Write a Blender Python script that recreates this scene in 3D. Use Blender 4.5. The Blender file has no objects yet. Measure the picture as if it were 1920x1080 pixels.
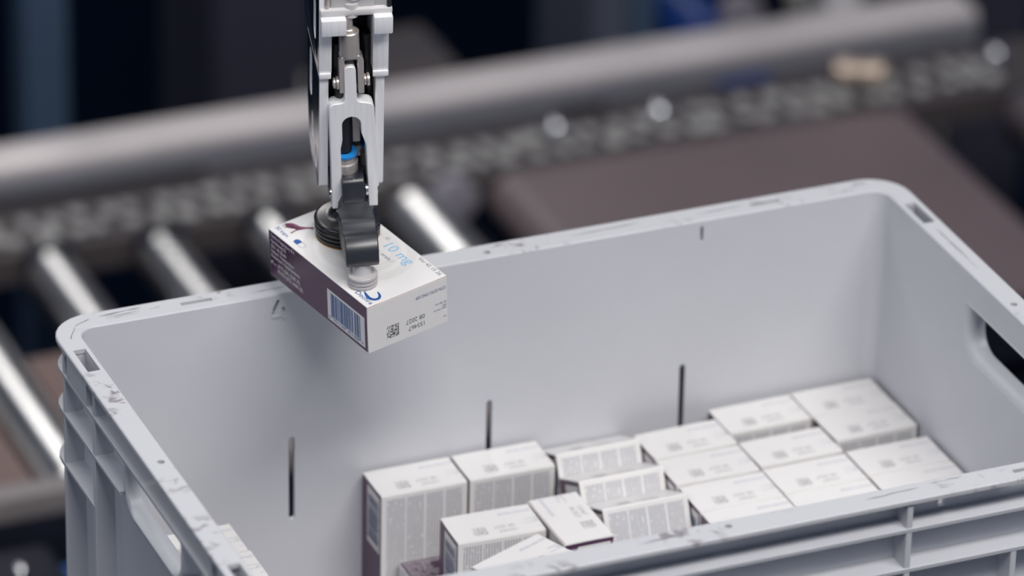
import bpy, bmesh, math, random
from mathutils import Matrix, Vector, Euler
random.seed(7)
S = bpy.context.scene
COL = S.collection
MM = 0.001
Z0 = 1.16            # height of the tote rim above the hall floor (m)

# ------------------------------------------------------------------ camera
cam_d = bpy.data.cameras.new('camera'); cam = bpy.data.objects.new('camera', cam_d); COL.objects.link(cam)
cam.location = (-1.2298922, -2.7130134, 1.6371190 + Z0)
cam.rotation_euler = Euler((1.08515408, -0.0202284684, -0.395607696), 'XYZ')
cam_d.sensor_width = 36.0
cam_d.lens = 10198.8931 / 1920 * 36.0
cam_d.clip_start = 0.05; cam_d.clip_end = 60
cam_d.dof.use_dof = True
cam_d.dof.focus_distance = 3.39
cam_d.dof.aperture_fstop = 4.0
cam_d.dof.aperture_blades = 9
S.camera = cam

# ------------------------------------------------------------------ world, light, exposure
w = bpy.data.worlds.new('hall_light'); S.world = w; w.use_nodes = True
bg = w.node_tree.nodes['Background']
bg.inputs[0].default_value = (0.50, 0.63, 0.95, 1); bg.inputs[1].default_value = 0.17
def area(name, loc, size, size_y, power, color=(1, .97, .94), target=(0, 0, 0)):
    l = bpy.data.lights.new(name, 'AREA'); l.shape = 'RECTANGLE'; l.size = size; l.size_y = size_y
    l.energy = power; l.color = color
    o = bpy.data.objects.new(name, l); COL.objects.link(o)
    o.location = (loc[0], loc[1], loc[2] + Z0)
    d = Vector((target[0], target[1], target[2] + Z0)) - o.location
    o.rotation_euler = d.to_track_quat('-Z', 'Y').to_euler()
    return o
area('ceiling_light', (0.5, -0.7, 3.2), 5.0, 0.6, 14, target=(0.0, -0.3, 0))
area('ceiling_light', (0.35, -2.05, 3.2), 3.2, 0.8, 152, target=(0.0, 0, 0))
area('ceiling_light', (-1.3, 2.3, 3.0), 2.2, 0.6, 30, target=(-0.6, 1.4, -.5))
area('ceiling_light', (0.45, 5.4, 2.9), 1.4, 0.5, 44, target=(0.2, 1.2, -.5))
area('side_light', (-3.4, -0.6, 2.2), 2.0, 1.6, 30, color=(.95, .97, 1), target=(0, 0, 0))
S.view_settings.view_transform = 'Standard'
S.view_settings.look = 'None'
S.view_settings.gamma = 1.0
S.view_settings.use_curve_mapping = False
S.view_settings.exposure = 0.0

# ------------------------------------------------------------------ materials
def newmat(name):
    m = bpy.data.materials.new(name); m.use_nodes = True
    return m, m.node_tree, m.node_tree.nodes['Principled BSDF']
def mat(name, col, rough=.5, metal=0.0, noise=0.0, nscale=40.0, spec=.5, stretch=None, bump=0.0, bscale=400.0, rvar=0.0, sss=0.0):
    m, nt, b = newmat(name)
    b.inputs['Base Color'].default_value = (*col, 1); b.inputs['Roughness'].default_value = rough
    b.inputs['Metallic'].default_value = metal; b.inputs['Specular IOR Level'].default_value = spec
    if sss:
        b.inputs['Subsurface Weight'].default_value = sss; b.inputs['Subsurface Radius'].default_value = (.004, .004, .004)
    if noise or bump or rvar:
        tc = nt.nodes.new('ShaderNodeTexCoord'); mp = nt.nodes.new('ShaderNodeMapping')
        nt.links.new(tc.outputs['Object'], mp.inputs[0])
        if stretch: mp.inputs['Scale'].default_value = stretch
    if noise or rvar:
        n = nt.nodes.new('ShaderNodeTexNoise'); n.inputs['Scale'].default_value = nscale; n.inputs['Detail'].default_value = 5
        nt.links.new(mp.outputs[0], n.inputs['Vector'])
    if noise:
        r = nt.nodes.new('ShaderNodeValToRGB')
        r.color_ramp.elements[0].position = .3; r.color_ramp.elements[1].position = .7
        r.color_ramp.elements[0].color = (*[max(0, c * (1 - noise)) for c in col], 1)
        r.color_ramp.elements[1].color = (*[min(1, c * (1 + noise)) for c in col], 1)
        nt.links.new(n.outputs[0], r.inputs[0]); nt.links.new(r.outputs[0], b.inputs['Base Color'])
    if rvar:
        mr = nt.nodes.new('ShaderNodeMapRange'); mr.inputs[3].default_value = max(.02, rough - rvar); mr.inputs[4].default_value = rough + rvar
        nt.links.new(n.outputs[0], mr.inputs[0]); nt.links.new(mr.outputs[0], b.inputs['Roughness'])
    if bump:
        n2 = nt.nodes.new('ShaderNodeTexNoise'); n2.inputs['Scale'].default_value = bscale; n2.inputs['Detail'].default_value = 3
        nt.links.new(mp.outputs[0], n2.inputs['Vector'])
        bp = nt.nodes.new('ShaderNodeBump'); bp.inputs['Strength'].default_value = bump; bp.inputs['Distance'].default_value = .0004
        nt.links.new(n2.outputs[0], bp.inputs['Height']); nt.links.new(bp.outputs[0], b.inputs['Normal'])
    return m
M = {}
M['tote'] = mat('grey_polypropylene', (.55, .56, .595), .42, noise=.035, nscale=9, bump=.08, bscale=120)
# worn rim: same plastic with dark scuffs
m, nt, b = newmat('scuffed_rim_plastic')
tc = nt.nodes.new('ShaderNodeTexCoord')
n1 = nt.nodes.new('ShaderNodeTexNoise'); n1.inputs['Scale'].default_value = 16; n1.inputs['Detail'].default_value = 2
n2 = nt.nodes.new('ShaderNodeTexNoise'); n2.inputs['Scale'].default_value = 110; n2.inputs['Detail'].default_value = 3; n2.inputs['Distortion'].default_value = .6
nt.links.new(tc.outputs['Object'], n1.inputs['Vector']); nt.links.new(tc.outputs['Object'], n2.inputs['Vector'])
r1 = nt.nodes.new('ShaderNodeValToRGB'); r1.color_ramp.elements[0].position = .5; r1.color_ramp.elements[1].position = .62
r2 = nt.nodes.new('ShaderNodeValToRGB'); r2.color_ramp.elements[0].position = .53; r2.color_ramp.elements[1].position = .64
nt.links.new(n1.outputs[0], r1.inputs[0]); nt.links.new(n2.outputs[0], r2.inputs[0])
mu = nt.nodes.new('ShaderNodeMath'); mu.operation = 'MULTIPLY'
nt.links.new(r1.outputs[0], mu.inputs[0]); nt.links.new(r2.outputs[0], mu.inputs[1])
mx = nt.nodes.new('ShaderNodeMix'); mx.data_type = 'RGBA'
mx.inputs[6].default_value = (.52, .53, .555, 1); mx.inputs[7].default_value = (.26, .24, .26, 1)
nt.links.new(mu.outputs[0], mx.inputs[0]); nt.links.new(mx.outputs[2], b.inputs['Base Color']); b.inputs['Roughness'].default_value = .5
M['rim'] = m
M['ink'] = mat('dark_ink', (.07, .07, .08), .5)
M['card'] = mat('white_carton', (.74, .725, .715), .45, noise=.012, nscale=60)
M['cardedge'] = mat('raw_carton_edge', (.48, .38, .34), .7)
M['purple'] = mat('purple_print', (.075, .028, .072), .32, noise=.1, nscale=30)
M['plum'] = mat('plum_print', (.17, .035, .09), .45)
M['white_print'] = mat('white_print', (.74, .70, .72), .5)
M['blue'] = mat('blue_print', (.012, .085, .30), .45)
M['soft_ink'] = mat('faint_laser_print', (.40, .385, .40), .5)
M['soft_bars'] = mat('faint_bar_print', (.055, .095, .20), .5)
M['soft_navy'] = mat('faint_blue_print', (.36, .40, .52), .5)
M['navy_print'] = mat('navy_print', (.03, .06, .20), .5)
M['sky'] = mat('light_blue_print', (.22, .50, .76), .45)
M['grey_print'] = mat('grey_print', (.18, .18, .22), .5)
M['watermark'] = mat('pale_grey_print', (.69, .675, .665), .45)
# small print in four columns (carton local coordinates: x across, z along)
m, nt, b = newmat('leaflet_print')
tc = nt.nodes.new('ShaderNodeTexCoord'); sp = nt.nodes.new('ShaderNodeSeparateXYZ'); nt.links.new(tc.outputs['Object'], sp.inputs[0])
def math_(op, a, bb):
    n = nt.nodes.new('ShaderNodeMath'); n.operation = op
    for i, v in enumerate((a, bb)):
        if v is None: continue
        if isinstance(v, (int, float)): n.inputs[i].default_value = v
        else: nt.links.new(v, n.inputs[i])
    return n.outputs[0]
x, z = sp.outputs[0], sp.outputs[2]
fl = math_('FRACT', math_('DIVIDE', x, .0019), None); line = math_('LESS_THAN', fl, .60)
xs = math_('ADD', x, .0272)
fc = math_('FRACT', math_('DIVIDE', xs, .0136), None); colm = math_('GREATER_THAN', fc, .06)
inx = math_('MULTIPLY', math_('GREATER_THAN', x, -.0268), math_('LESS_THAN', x, .0268))
inz = math_('MULTIPLY', math_('GREATER_THAN', z, .006), math_('LESS_THAN', z, .1085))
nz = nt.nodes.new('ShaderNodeTexNoise'); nz.inputs['Scale'].default_value = 1.0; nz.inputs['Detail'].default_value = 2
mp = nt.nodes.new('ShaderNodeMapping'); mp.inputs['Scale'].default_value = (526, 1, 420)
nt.links.new(tc.outputs['Object'], mp.inputs[0]); nt.links.new(mp.outputs[0], nz.inputs['Vector'])
word = math_('GREATER_THAN', nz.outputs[0], .36)
f = math_('MULTIPLY', math_('MULTIPLY', line, colm), math_('MULTIPLY', math_('MULTIPLY', inx, inz), word))
f = math_('MULTIPLY', f, .56)
mx = nt.nodes.new('ShaderNodeMix'); mx.data_type = 'RGBA'
mx.inputs[6].default_value = (.74, .725, .715, 1); mx.inputs[7].default_value = (.11, .13, .20, 1)
nt.links.new(f, mx.inputs[0]); nt.links.new(mx.outputs[2], b.inputs['Base Color']); b.inputs['Roughness'].default_value = .5
M['leaflet'] = m
M['alu'] = mat('satin_aluminium', (.88, .88, .895), .40, .22, noise=.05, nscale=30, stretch=(20, 20, 1), rvar=.06)
M['alu_dark'] = mat('polished_side_dark_reflection', (.55, .56, .60), .16, 1.0, rvar=.05, nscale=60)  # polished aluminium, darker copy: dark hall reflection put into the outer side faces
M['steel'] = mat('warm_stainless_steel', (.56, .51, .485), .30, .6, noise=.08, nscale=50, rvar=.08)
M['polymer'] = mat('light_grey_polymer', (.60, .585, .585), .5, noise=.02)
M['black_poly'] = mat('black_glass_filled_polymer', (.013, .015, .022), .40, bump=.10, bscale=2500, spec=1.0)
M['rubber'] = mat('black_rubber', (.016, .016, .018), .27, noise=.4, nscale=150, bump=.12, bscale=600)
M['rubber_lip'] = mat('amber_rubber_lip', (.30, .13, .015), .4)
M['silicone'] = mat('translucent_silicone', (.47, .45, .45), .32, sss=.35)
M['silicone_stem'] = mat('clear_silicone_stem', (.62, .60, .60), .25, sss=.4)
M['collar'] = mat('blue_plastic_collar', (.02, .25, .66), .35)
M['tube'] = mat('black_pneumatic_tube', (.008, .009, .014), .3)
M['chrome'] = mat('bright_zinc', (.80, .81, .83), .2, 1.0)
M['roller'] = mat('zinc_plated_roller', (.66, .655, .65), .30, 1.0, noise=.1, nscale=8, rvar=.07)
M['rail_lit'] = mat('anodised_rail_lit', (.60, .555, .55), .5, .3, noise=.06, nscale=14)  # ceiling light on the rail's top put into the colour
M['rail_shaded'] = mat('anodised_rail_shaded', (.22, .222, .255), .45, .3, noise=.06, nscale=10)  # same aluminium rail, shade of its face put into a darker colour
M['dark_rail'] = mat('dark_grey_frame', (.008, .0095, .018), .5, noise=.1, nscale=10, spec=.25)
M['near_rail'] = mat('grey_painted_rail', (.20, .18, .178), .5, noise=.06, nscale=14)
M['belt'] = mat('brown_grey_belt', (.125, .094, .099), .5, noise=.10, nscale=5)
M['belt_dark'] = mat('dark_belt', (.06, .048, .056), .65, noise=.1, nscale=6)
M['tray'] = mat('brown_tray', (.15, .10, .09), .6)
M['chain'] = mat('dirty_galvanised_link', (.31, .305, .30), .6, .25, noise=.35, nscale=60)
M['chain_dark'] = mat('oily_chain_bed', (.05, .042, .045), .6)
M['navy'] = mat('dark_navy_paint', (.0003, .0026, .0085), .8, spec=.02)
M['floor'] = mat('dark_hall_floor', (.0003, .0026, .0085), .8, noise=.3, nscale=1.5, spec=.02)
M['post_blue'] = mat('blue_grey_paint', (.045, .075, .125), .5)
M['cab'] = mat('slate_grey_paint', (.075, .085, .12), .5, noise=.05, nscale=4)
M['cab2'] = mat('dark_slate_paint', (.030, .031, .050), .5, noise=.1, nscale=3)
M['brown_box'] = mat('brown_grey_board', (.055, .046, .050), .7)
M['blue_paint'] = mat('strong_blue_paint', (.004, .03, .16), .4)
M['cable'] = mat('mid_blue_plastic', (.03, .12, .36), .5)
M['grey_disc'] = mat('grey_casting', (.20, .185, .22), .5)
M['white_paint'] = mat('white_paint', (.66, .64, .67), .5)
M['brass'] = mat('pale_brass', (.62, .50, .40), .35, .6)

# ------------------------------------------------------------------ helpers
def finish(bm, mats, smooth=None):
    bmesh.ops.recalc_face_normals(bm, faces=bm.faces)
    me = bpy.data.meshes.new('m'); bm.to_mesh(me); bm.free()
    for m_ in (mats if isinstance(mats, (list, tuple)) else [mats]): me.materials.append(m_)
    if smooth is not None:
        me.shade_smooth(); me.set_sharp_from_angle(angle=math.radians(smooth))
    return me
def link(name, me, parent=None):
    o = bpy.data.objects.new(name, me); me.name = name
    COL.objects.link(o)
    if parent is not None: o.parent = parent
    return o
def part(name, bm, mats, parent, smooth=None): return link(name, finish(bm, mats, smooth), parent)
TOP = []
def thing(name, label, cat, loc=(0, 0, 0), rot=None, group=None):
    o = bpy.data.objects.new(name, None); COL.objects.link(o); o.empty_display_size = .03
    o.location = Vector(loc) * MM + Vector((0, 0, Z0))
    if rot is not None: o.rotation_euler = rot
    o['label'] = label; o['category'] = cat
    if group: o['group'] = group
    return o
def bx(bm, x0, x1, y0, y1, z0, z1, bev=0, seg=2, mi=0, mtx=None):
    r = bmesh.ops.create_cube(bm, size=1)
    vs = r['verts']
    for v in vs:
        v.co = Vector(((x0 + x1) / 2 + v.co.x * (x1 - x0), (y0 + y1) / 2 + v.co.y * (y1 - y0), (z0 + z1) / 2 + v.co.z * (z1 - z0))) * MM
    fs = set(f for v in vs for f in v.link_faces)
    if bev:
        es = list(set(e for v in vs for e in v.link_edges))
        r2 = bmesh.ops.bevel(bm, geom=es, offset=bev * MM, segments=seg, profile=.5, affect='EDGES')
        fs = set(f for f in fs if f.is_valid) | set(r2['faces'])
        vs = list(set(v for f in fs for v in f.verts))
    for f in fs: f.material_index = mi
    if mtx is not None: bmesh.ops.transform(bm, matrix=mtx, verts=[v for v in vs if v.is_valid])
    return [v for v in vs if v.is_valid]
def loft(bm, loops, closed=False, cap0=False, cap1=False, mi=0):
    L = [[bm.verts.new(Vector(p) * MM) for p in lp] for lp in loops]
    n = len(L[0])
    pairs = list(zip(L, L[1:])) + ([(L[-1], L[0])] if closed else [])
    for a, b_ in pairs:
        for i in range(n):
            f_ = bm.faces.new((a[i], a[(i + 1) % n], b_[(i + 1) % n], b_[i])); f_.material_index = mi
    if cap0: bm.faces.new(list(reversed(L[0]))).material_index = mi
    if cap1: bm.faces.new(L[-1]).material_index = mi
    return [v for l_ in L for v in l_]
def rr(a, b, r, z, n=7):
    pts = []
    for cx, cy, a0 in ((a - r, b - r, 0), (-a + r, b - r, 90), (-a + r, -b + r, 180), (a - r, -b + r, 270)):
        for i in range(n + 1):
            t = math.radians(a0 + 90 * i / n); pts.append((cx + r * math.cos(t), cy + r * math.sin(t), z))
    return pts
def lathe(bm, prof, axis='Z', c=(0, 0, 0), n=32, mi=0, cap0=True, cap1=True, mtx=None, ring=False):
    loops = []
    for r, h in prof:
        lp = []
        for i in range(n):
            t = 2 * math.pi * i / n; p, q = max(r, .01) * math.cos(t), max(r, .01) * math.sin(t)
            lp.append({'Z': (c[0] + p, c[1] + q, c[2] + h), 'X': (c[0] + h, c[1] + p, c[2] + q), 'Y': (c[0] + q, c[1] + h, c[2] + p)}[axis])
        loops.append(lp)
    vs = loft(bm, loops, closed=ring, cap0=cap0 and not ring, cap1=cap1 and not ring, mi=mi)
    if mtx is not None: bmesh.ops.transform(bm, matrix=mtx, verts=vs)
    return vs
def prism(bm, poly, plane, h0, h1, bev=0, seg=2, mi=0):
    """poly in plane 'XZ' (extruded along Y h0..h1) or 'YZ' (along X) or 'XY' (along Z)"""
    def P(a, b_, h): return {'XZ': (a, h, b_), 'YZ': (h, a, b_), 'XY': (a, b_, h)}[plane]
    vs = loft(bm, [[P(a, b_, h0) for a, b_ in poly], [P(a, b_, h1) for a, b_ in poly]], cap0=True, cap1=True, mi=mi)
    if bev:
        bmesh.ops.recalc_face_normals(bm, faces=list(set(f for v in vs for f in v.link_faces)))
        es = list(set(e for v in vs for e in v.link_edges if len(e.link_faces) == 2 and e.calc_face_angle(0) > math.radians(28)))
        bmesh.ops.bevel(bm, geom=es, offset=bev * MM, segments=seg, profile=.5, affect='EDGES')
    return vs
def arc(cx, cz, r, a0, a1, n=6): return [(cx + r * math.cos(math.radians(a0 + (a1 - a0) * i / n)), cz + r * math.sin(math.radians(a0 + (a1 - a0) * i / n))) for i in range(n + 1)]
def cut(o, bm):
    """boolean-subtract the solids in bm from object o, keeping o a plain mesh"""
    bmesh.ops.recalc_face_normals(bm, faces=bm.faces)
    me = bpy.data.meshes.new('cutter'); bm.to_mesh(me); bm.free()
    c = bpy.data.objects.new('cutter', me); COL.objects.link(c)
    par = o.parent; o.parent = None
    md = o.modifiers.new('b', 'BOOLEAN'); md.operation = 'DIFFERENCE'; md.object = c; md.solver = 'EXACT'
    dg = bpy.context.evaluated_depsgraph_get(); dg.update()
    new = bpy.data.meshes.new_from_object(o.evaluated_get(dg))
    o.modifiers.clear(); old = o.data; o.data = new; new.name = old.name if False else o.name
    bpy.data.objects.remove(c); bpy.data.meshes.remove(me); bpy.data.meshes.remove(old)
    o.parent = par
    return o
_txt = {}
BOLD = set()
def text_verts(s):
    cu = bpy.data.curves.new('t', 'FONT'); cu.body = s; cu.offset = .012 if s in BOLD else 0; cu.resolution_u = 3; cu.fill_mode = 'FRONT'
    o = bpy.data.objects.new('t', cu); COL.objects.link(o)
    dg = bpy.context.evaluated_depsgraph_get(); dg.update()
    me = bpy.data.meshes.new_from_object(o.evaluated_get(dg))
    vs = [v.co.copy() for v in me.vertices]; fs = [tuple(p.vertices) for p in me.polygons]
    bpy.data.objects.remove(o); bpy.data.curves.remove(cu); bpy.data.meshes.remove(me)
    return vs, fs
def add_text(bm, s, frame, start, width, height, mi=0, ref=None):
    """flat print: frame(a,b)->3D mm, a along the line, b up; the run is scaled to width x height (cap height of ref)"""
    if s not in _txt: _txt[s] = text_verts(s)
    vs, fs = _txt[s]
    if not vs: return
    x0 = min(v.x for v in vs); x1 = max(v.x for v in vs)
    sx = width / (x1 - x0); sy = height / .69
    nv = [bm.verts.new(Vector(frame(start[0] + (v.x - x0) * sx, start[1] + v.y * sy)) * MM) for v in vs]
    for f_ in fs:
        try: bm.faces.new([nv[i] for i in f_]).material_index = mi
        except ValueError: pass
def quad(bm, frame, a0, a1, b0, b1, mi=0):
    bm.faces.new([bm.verts.new(Vector(frame(a, b_)) * MM) for a, b_ in ((a0, b0), (a1, b0), (a1, b1), (a0, b1))]).material_index = mi
def polyf(bm, frame, pts, mi=0):
    bm.faces.new([bm.verts.new(Vector(frame(a, b_)) * MM) for a, b_ in pts]).material_index = mi
def flat(bm, mats, name, parent):
    """print: keep winding as made"""
    me = bpy.data.meshes.new('m'); bm.to_mesh(me); bm.free()
    for m_ in (mats if isinstance(mats, (list, tuple)) else [mats]): me.materials.append(m_)
    return link(name, me, parent)

# ------------------------------------------------------------------ setting
def struct(name, bm, m_):
    o = part(name, bm, m_, None); o.location = (0, 0, Z0); o['kind'] = 'structure'; return o
FL = -Z0 * 1000
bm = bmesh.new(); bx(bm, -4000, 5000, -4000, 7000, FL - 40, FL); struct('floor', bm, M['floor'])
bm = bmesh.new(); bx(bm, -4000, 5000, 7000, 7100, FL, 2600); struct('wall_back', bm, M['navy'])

# ------------------------------------------------------------------ storage tote
tote = thing('storage_tote', 'light grey ribbed plastic tote with open top holding white medicine boxes', 'tote', (0, 0, -256))
def tp(name, bm, m_, smooth=35):
    bmesh.ops.translate(bm, vec=(0, 0, .256), verts=bm.verts)
    return part(name, bm, m_, tote, smooth)
def inner(z): t = -z / 252; return 284 - 3.2 * t, 181.4 - 4.8 * t
# tote parts are modelled with the rim top at z = 0 and moved onto the tote's base afterwards
bm = bmesh.new()
a0, b0 = inner(0); a1, b1 = inner(-252)
loft(bm, [rr(a1 + 3, b1 + 3, 15, -256), rr(a0 + 3, b0 + 3, 15, -1), rr(a0, b0, 12, -1), rr(a1, b1, 6, -251.4), rr(a1 - .6, b1 - .6, 5.5, -252)], cap0=True, cap1=True)
body = tp('body', bm, M['tote'], 40)
def holeo(w_, top, bot, r, x):
    pts = [(-w_ + 3, top), (w_ - 3, top), (w_, top - 3)]
    pts += arc(w_ - r, bot + r, r, 0, -90, 7) + arc(-w_ + r, bot + r, r, -90, -180, 7) + [(-w_, top - 3)]
    return [(x, p, q) for p, q in pts]
UP = Matrix.Translation((0, 0, .256))
bmc = bmesh.new()
for sx in (-1, 1):
    loft(bmc, [holeo(56, -22.5, -60, 19, sx * 270), holeo(56, -22.5, -60, 19, sx * 300)], cap0=True, cap1=True)
for sy in (-1, 1):
    for xx in (-139.5, 0, 140):
        # through slots in the long walls, round-ended
        poly = [(xx + 2.1 * math.cos(math.radians(t)), -107.5 + 2.1 * math.sin(math.radians(t))) for t in range(0, 181, 30)] + \
               [(xx + 2.1 * math.cos(math.radians(t)), -165 + 2.1 * math.sin(math.radians(t))) for t in range(180, 361, 30)]
        prism(bmc, poly, 'XZ', sy * 160, sy * 200)
# moulded numeral slits: 4 and 1 on the far wall, 1 on the near wall
def stroke(x0, z0, x1, z1, wd, y0, y1):
    d = Vector((x1 - x0, z1 - z0)); d.normalize(); nrm = Vector((-d.y, d.x)) * wd / 2
    prism(bmc, [(x0 + nrm.x, z0 + nrm.y), (x1 + nrm.x, z1 + nrm.y), (x1 - nrm.x, z1 - nrm.y), (x0 - nrm.x, z0 - nrm.y)], 'XZ', y0, y1)
stroke(-147.6, -4.2, -152.2, -14.2, 2.3, 160, 200); stroke(-144.5, -9.8, -144.5, -13.4, 2.6, 160, 200)
stroke(151.2, -4.5, 151.2, -15.5, 2.2, 160, 200); stroke(145.3, -7.8, 145.3, -18.6, 4.2, -200, -160)
bmesh.ops.translate(bmc, vec=(0, 0, .256), verts=bmc.verts)
cut(body, bmc)
body.data.shade_smooth(); body.data.set_sharp_from_angle(angle=math.radians(35))
# moulding of the 4: pale raised remains of the cross bar
bm = bmesh.new(); bx(bm, -152.5, -146.3, 180.2, 181.4, -16.6, -14.8, .4); bx(bm, -145.6, -143.2, 180.2, 181.4, -18.6, -16.2, .5)
tp('moulded_number', bm, M['rim'])
# rim
bm = bmesh.new()
loft(bm, [rr(300, 200, 28, -3.2), rr(300, 200, 28, -.7), rr(299.3, 199.3, 27.3, 0), rr(284.8, 182.2, 12.8, 0), rr(284, 181.4, 12, -.8), rr(284.1, 181.5, 12, -3.2)], closed=True)
rim = tp('rim', bm, M['rim'], 30)
bmc = bmesh.new()
for sx in (-1, 1):
    for sy in (-1, 1):
        xx = sorted((sx * 287.2, sx * 295.4)); yy = sorted((sy * 126, sy * 155.6)); bx(bmc, *xx, *yy, -10, 10)
    lathe(bmc, [(2.4, -10), (2.4, 10)], c=(sx * 290.5, 3, 0), n=16)
for sy in (-1, 1):
    lathe(bmc, [(2.4, -10), (2.4, 10)], c=(0, sy * 189, 0), n=16)
    for sx in (-1, 1): xx = sorted((sx * 190, sx * 211)); bx(bmc, *xx, sy * 190.5 - 1.8, sy * 190.5 + 1.8, -10, 10)
bmesh.ops.translate(bmc, vec=(0, 0, .256), verts=bmc.verts)
cut(rim, bmc); rim.data.shade_smooth(); rim.data.set_sharp_from_angle(angle=math.radians(30))
# horizontal ribs
def hrib(z, gap=0):
    bm = bmesh.new()
    a_, b_ = inner(z); a_ += 2.2; b_ += 2.2
    loft(bm, [rr(298.8, 198.8, 26.8, z - 1.4), rr(299, 199, 27, z + 1.0), rr(298.7, 198.7, 26.7, z + 1.4), rr(a_, b_, 14, z + 1.6), rr(a_, b_, 14, z - 1.6)], closed=True)
    o = tp('rib', bm, M['tote'], 30)
    if gap:
        bmc = bmesh.new()
        for sx in (-1, 1): xx = sorted((sx * 270, sx * 310)); bx(bmc, *xx, -gap, gap, z - 5, z + 5)
        bmesh.ops.translate(bmc, vec=(0, 0, .256), verts=bmc.verts)
        cut(o, bmc)
hrib(-22); hrib(-50, 57.2); hrib(-87, 107); hrib(-252)
# vertical ribs
def vrib(side, sgn, at, th, z0, z1):
    # a rib standing on the outer skin of an end wall ('x') or long wall ('y'), following its draft
    k = 0 if side == 'x' else 1
    i0, i1 = inner(z0)[k] + 2.2, inner(z1)[k] + 2.2; out = 298.6 if side == 'x' else 198.6
    poly = [(sgn * i0, z0), (sgn * out, z0), (sgn * out, z1), (sgn * i1, z1)]
    bm = bmesh.new(); prism(bm, poly, 'XZ' if side == 'x' else 'YZ', at - th / 2, at + th / 2, .4, 1); tp('rib', bm, M['tote'], 30)
for sg in (-1, 1):
    for yy in (-166, -107, 107, 166): vrib('x', sg, yy, 3.6, -253, -3)
    for xx in (-262, -117, 117, 262): vrib('y', sg, xx, 4, -253, -3)
    for xx in (-190, 190): vrib('y', sg, xx, 4, -253, -50)
# closed pockets under the rim holes
for sx in (-1, 1):
    for sy in (-1, 1):
        bm = bmesh.new()
        U = [(286.7, 120), (298.9, 120), (298.9, 158), (286.7, 158), (286.7, 156.2), (296.8, 156.2), (296.8, 121.8), (286.7, 121.8)]
        prism(bm, [(sx * a_, sy * b_) for a_, b_ in U], 'XY', -20.4, -3.3)
        tp('pocket', bm, M['tote'], 30)
# hand holes
for sx in (-1, 1):
    bm = bmesh.new()
    loft(bm, [holeo(57, -21.8, -61, 20, sx * 283.3), holeo(54, -23.2, -58, 18, sx * 283.9), holeo(51, -24.5, -55.5, 16.5, sx * 286), holeo(50, -25, -55, 16, sx * 289), holeo(50, -25, -55, 16, sx * 296),
              holeo(51.5, -24, -56.5, 17, sx * 297.4), holeo(54, -23, -59, 19, sx * 297), holeo(58, -21.5, -62, 21, sx * 287), holeo(58, -21.5, -62, 21, sx * 284.5)], closed=True)
    tp('handle', bm, M['tote'], 50)
# dark marker scribbles on the worn rim
bm = bmesh.new()
for (x0, y0, x1, y1, wd) in ((-262, 190, -238, 192, 1.5), (-258, 188, -240, 189, .8), (-232, 191, -224, 193, .8), (-266, 193, -236, 195.5, 1.8), (-284, 186, -272, 192, 1.2), (-292, 170, -284, 186, .9), (-100, 190, -40, 192.5, 1.4), (60, 191, 110, 193, 1.6), (150, 190, 186, 192, 1.2), (-291, 108, -288, 100, 1), (-290, 98, -287, 90, 1), (-165, 189, -140, 190.5, 1), (291.5, 118, 291, 70, .9), (292, 96, 291.5, 55, .8), (90, -190, 128, -187.5, 1.2), (135, -186, 158, -184.8, 1.0), (-60, -190, -30, -188, 1.6)):
    d = Vector((x1 - x0, y1 - y0)); ln = d.length; d.normalize(); nr = Vector((-d.y, d.x)); k = 6; pts = []
    for i in range(k + 1):
        q = Vector((x0, y0)) + d * ln * i / k + nr * random.uniform(-.35, .35); pts.append((q, wd * random.uniform(.25, 1) * (0.1 if i in (0, k) else 1)))
    for (q0, w0), (q1, w1) in zip(pts, pts[1:]):
        bm.faces.new([bm.verts.new(Vector((p_.x, p_.y, .06)) * MM) for p_ in (q0 - nr * w0 / 2, q1 - nr * w1 / 2, q1 + nr * w1 / 2, q0 + nr * w0 / 2)])
M['scuff'] = mat('grey_scuff_mark', (.19, .18, .20), .6)
bmesh.ops.translate(bm, vec=(0, 0, .256), verts=bm.verts)
flat(bm, M['scuff'], 'scuff_marks', tote)['kind'] = 'stuff'

# ------------------------------------------------------------------ stand under the tote (outside the picture)
st = thing('tote_stand', 'dark grey steel stand carrying the grey tote', 'stand', (0, 0, FL))
bm = bmesh.new(); bx(bm, -310, 310, -205, 205, -262 - FL, -256 - FL, 1); part('top_plate', bm, M['dark_rail'], st)
for sx in (-1, 1):
    for sy in (-1, 1):
        bm = bmesh.new(); bx(bm, sx * 285 - 20, sx * 285 + 20, sy * 180 - 20, sy * 180 + 20, 0, -262 - FL, 2); part('leg', bm, M['dark_rail'], st)
for yy in (-180, 180):
    bm = bmesh.new(); bx(bm, -265, 265, yy - 10, yy + 10, 180, 210); part('crossbar', bm, M['dark_rail'], st)

# ------------------------------------------------------------------ medicine boxes
BW, BL, BT = 60.5, 111.7, 35.1
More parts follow.
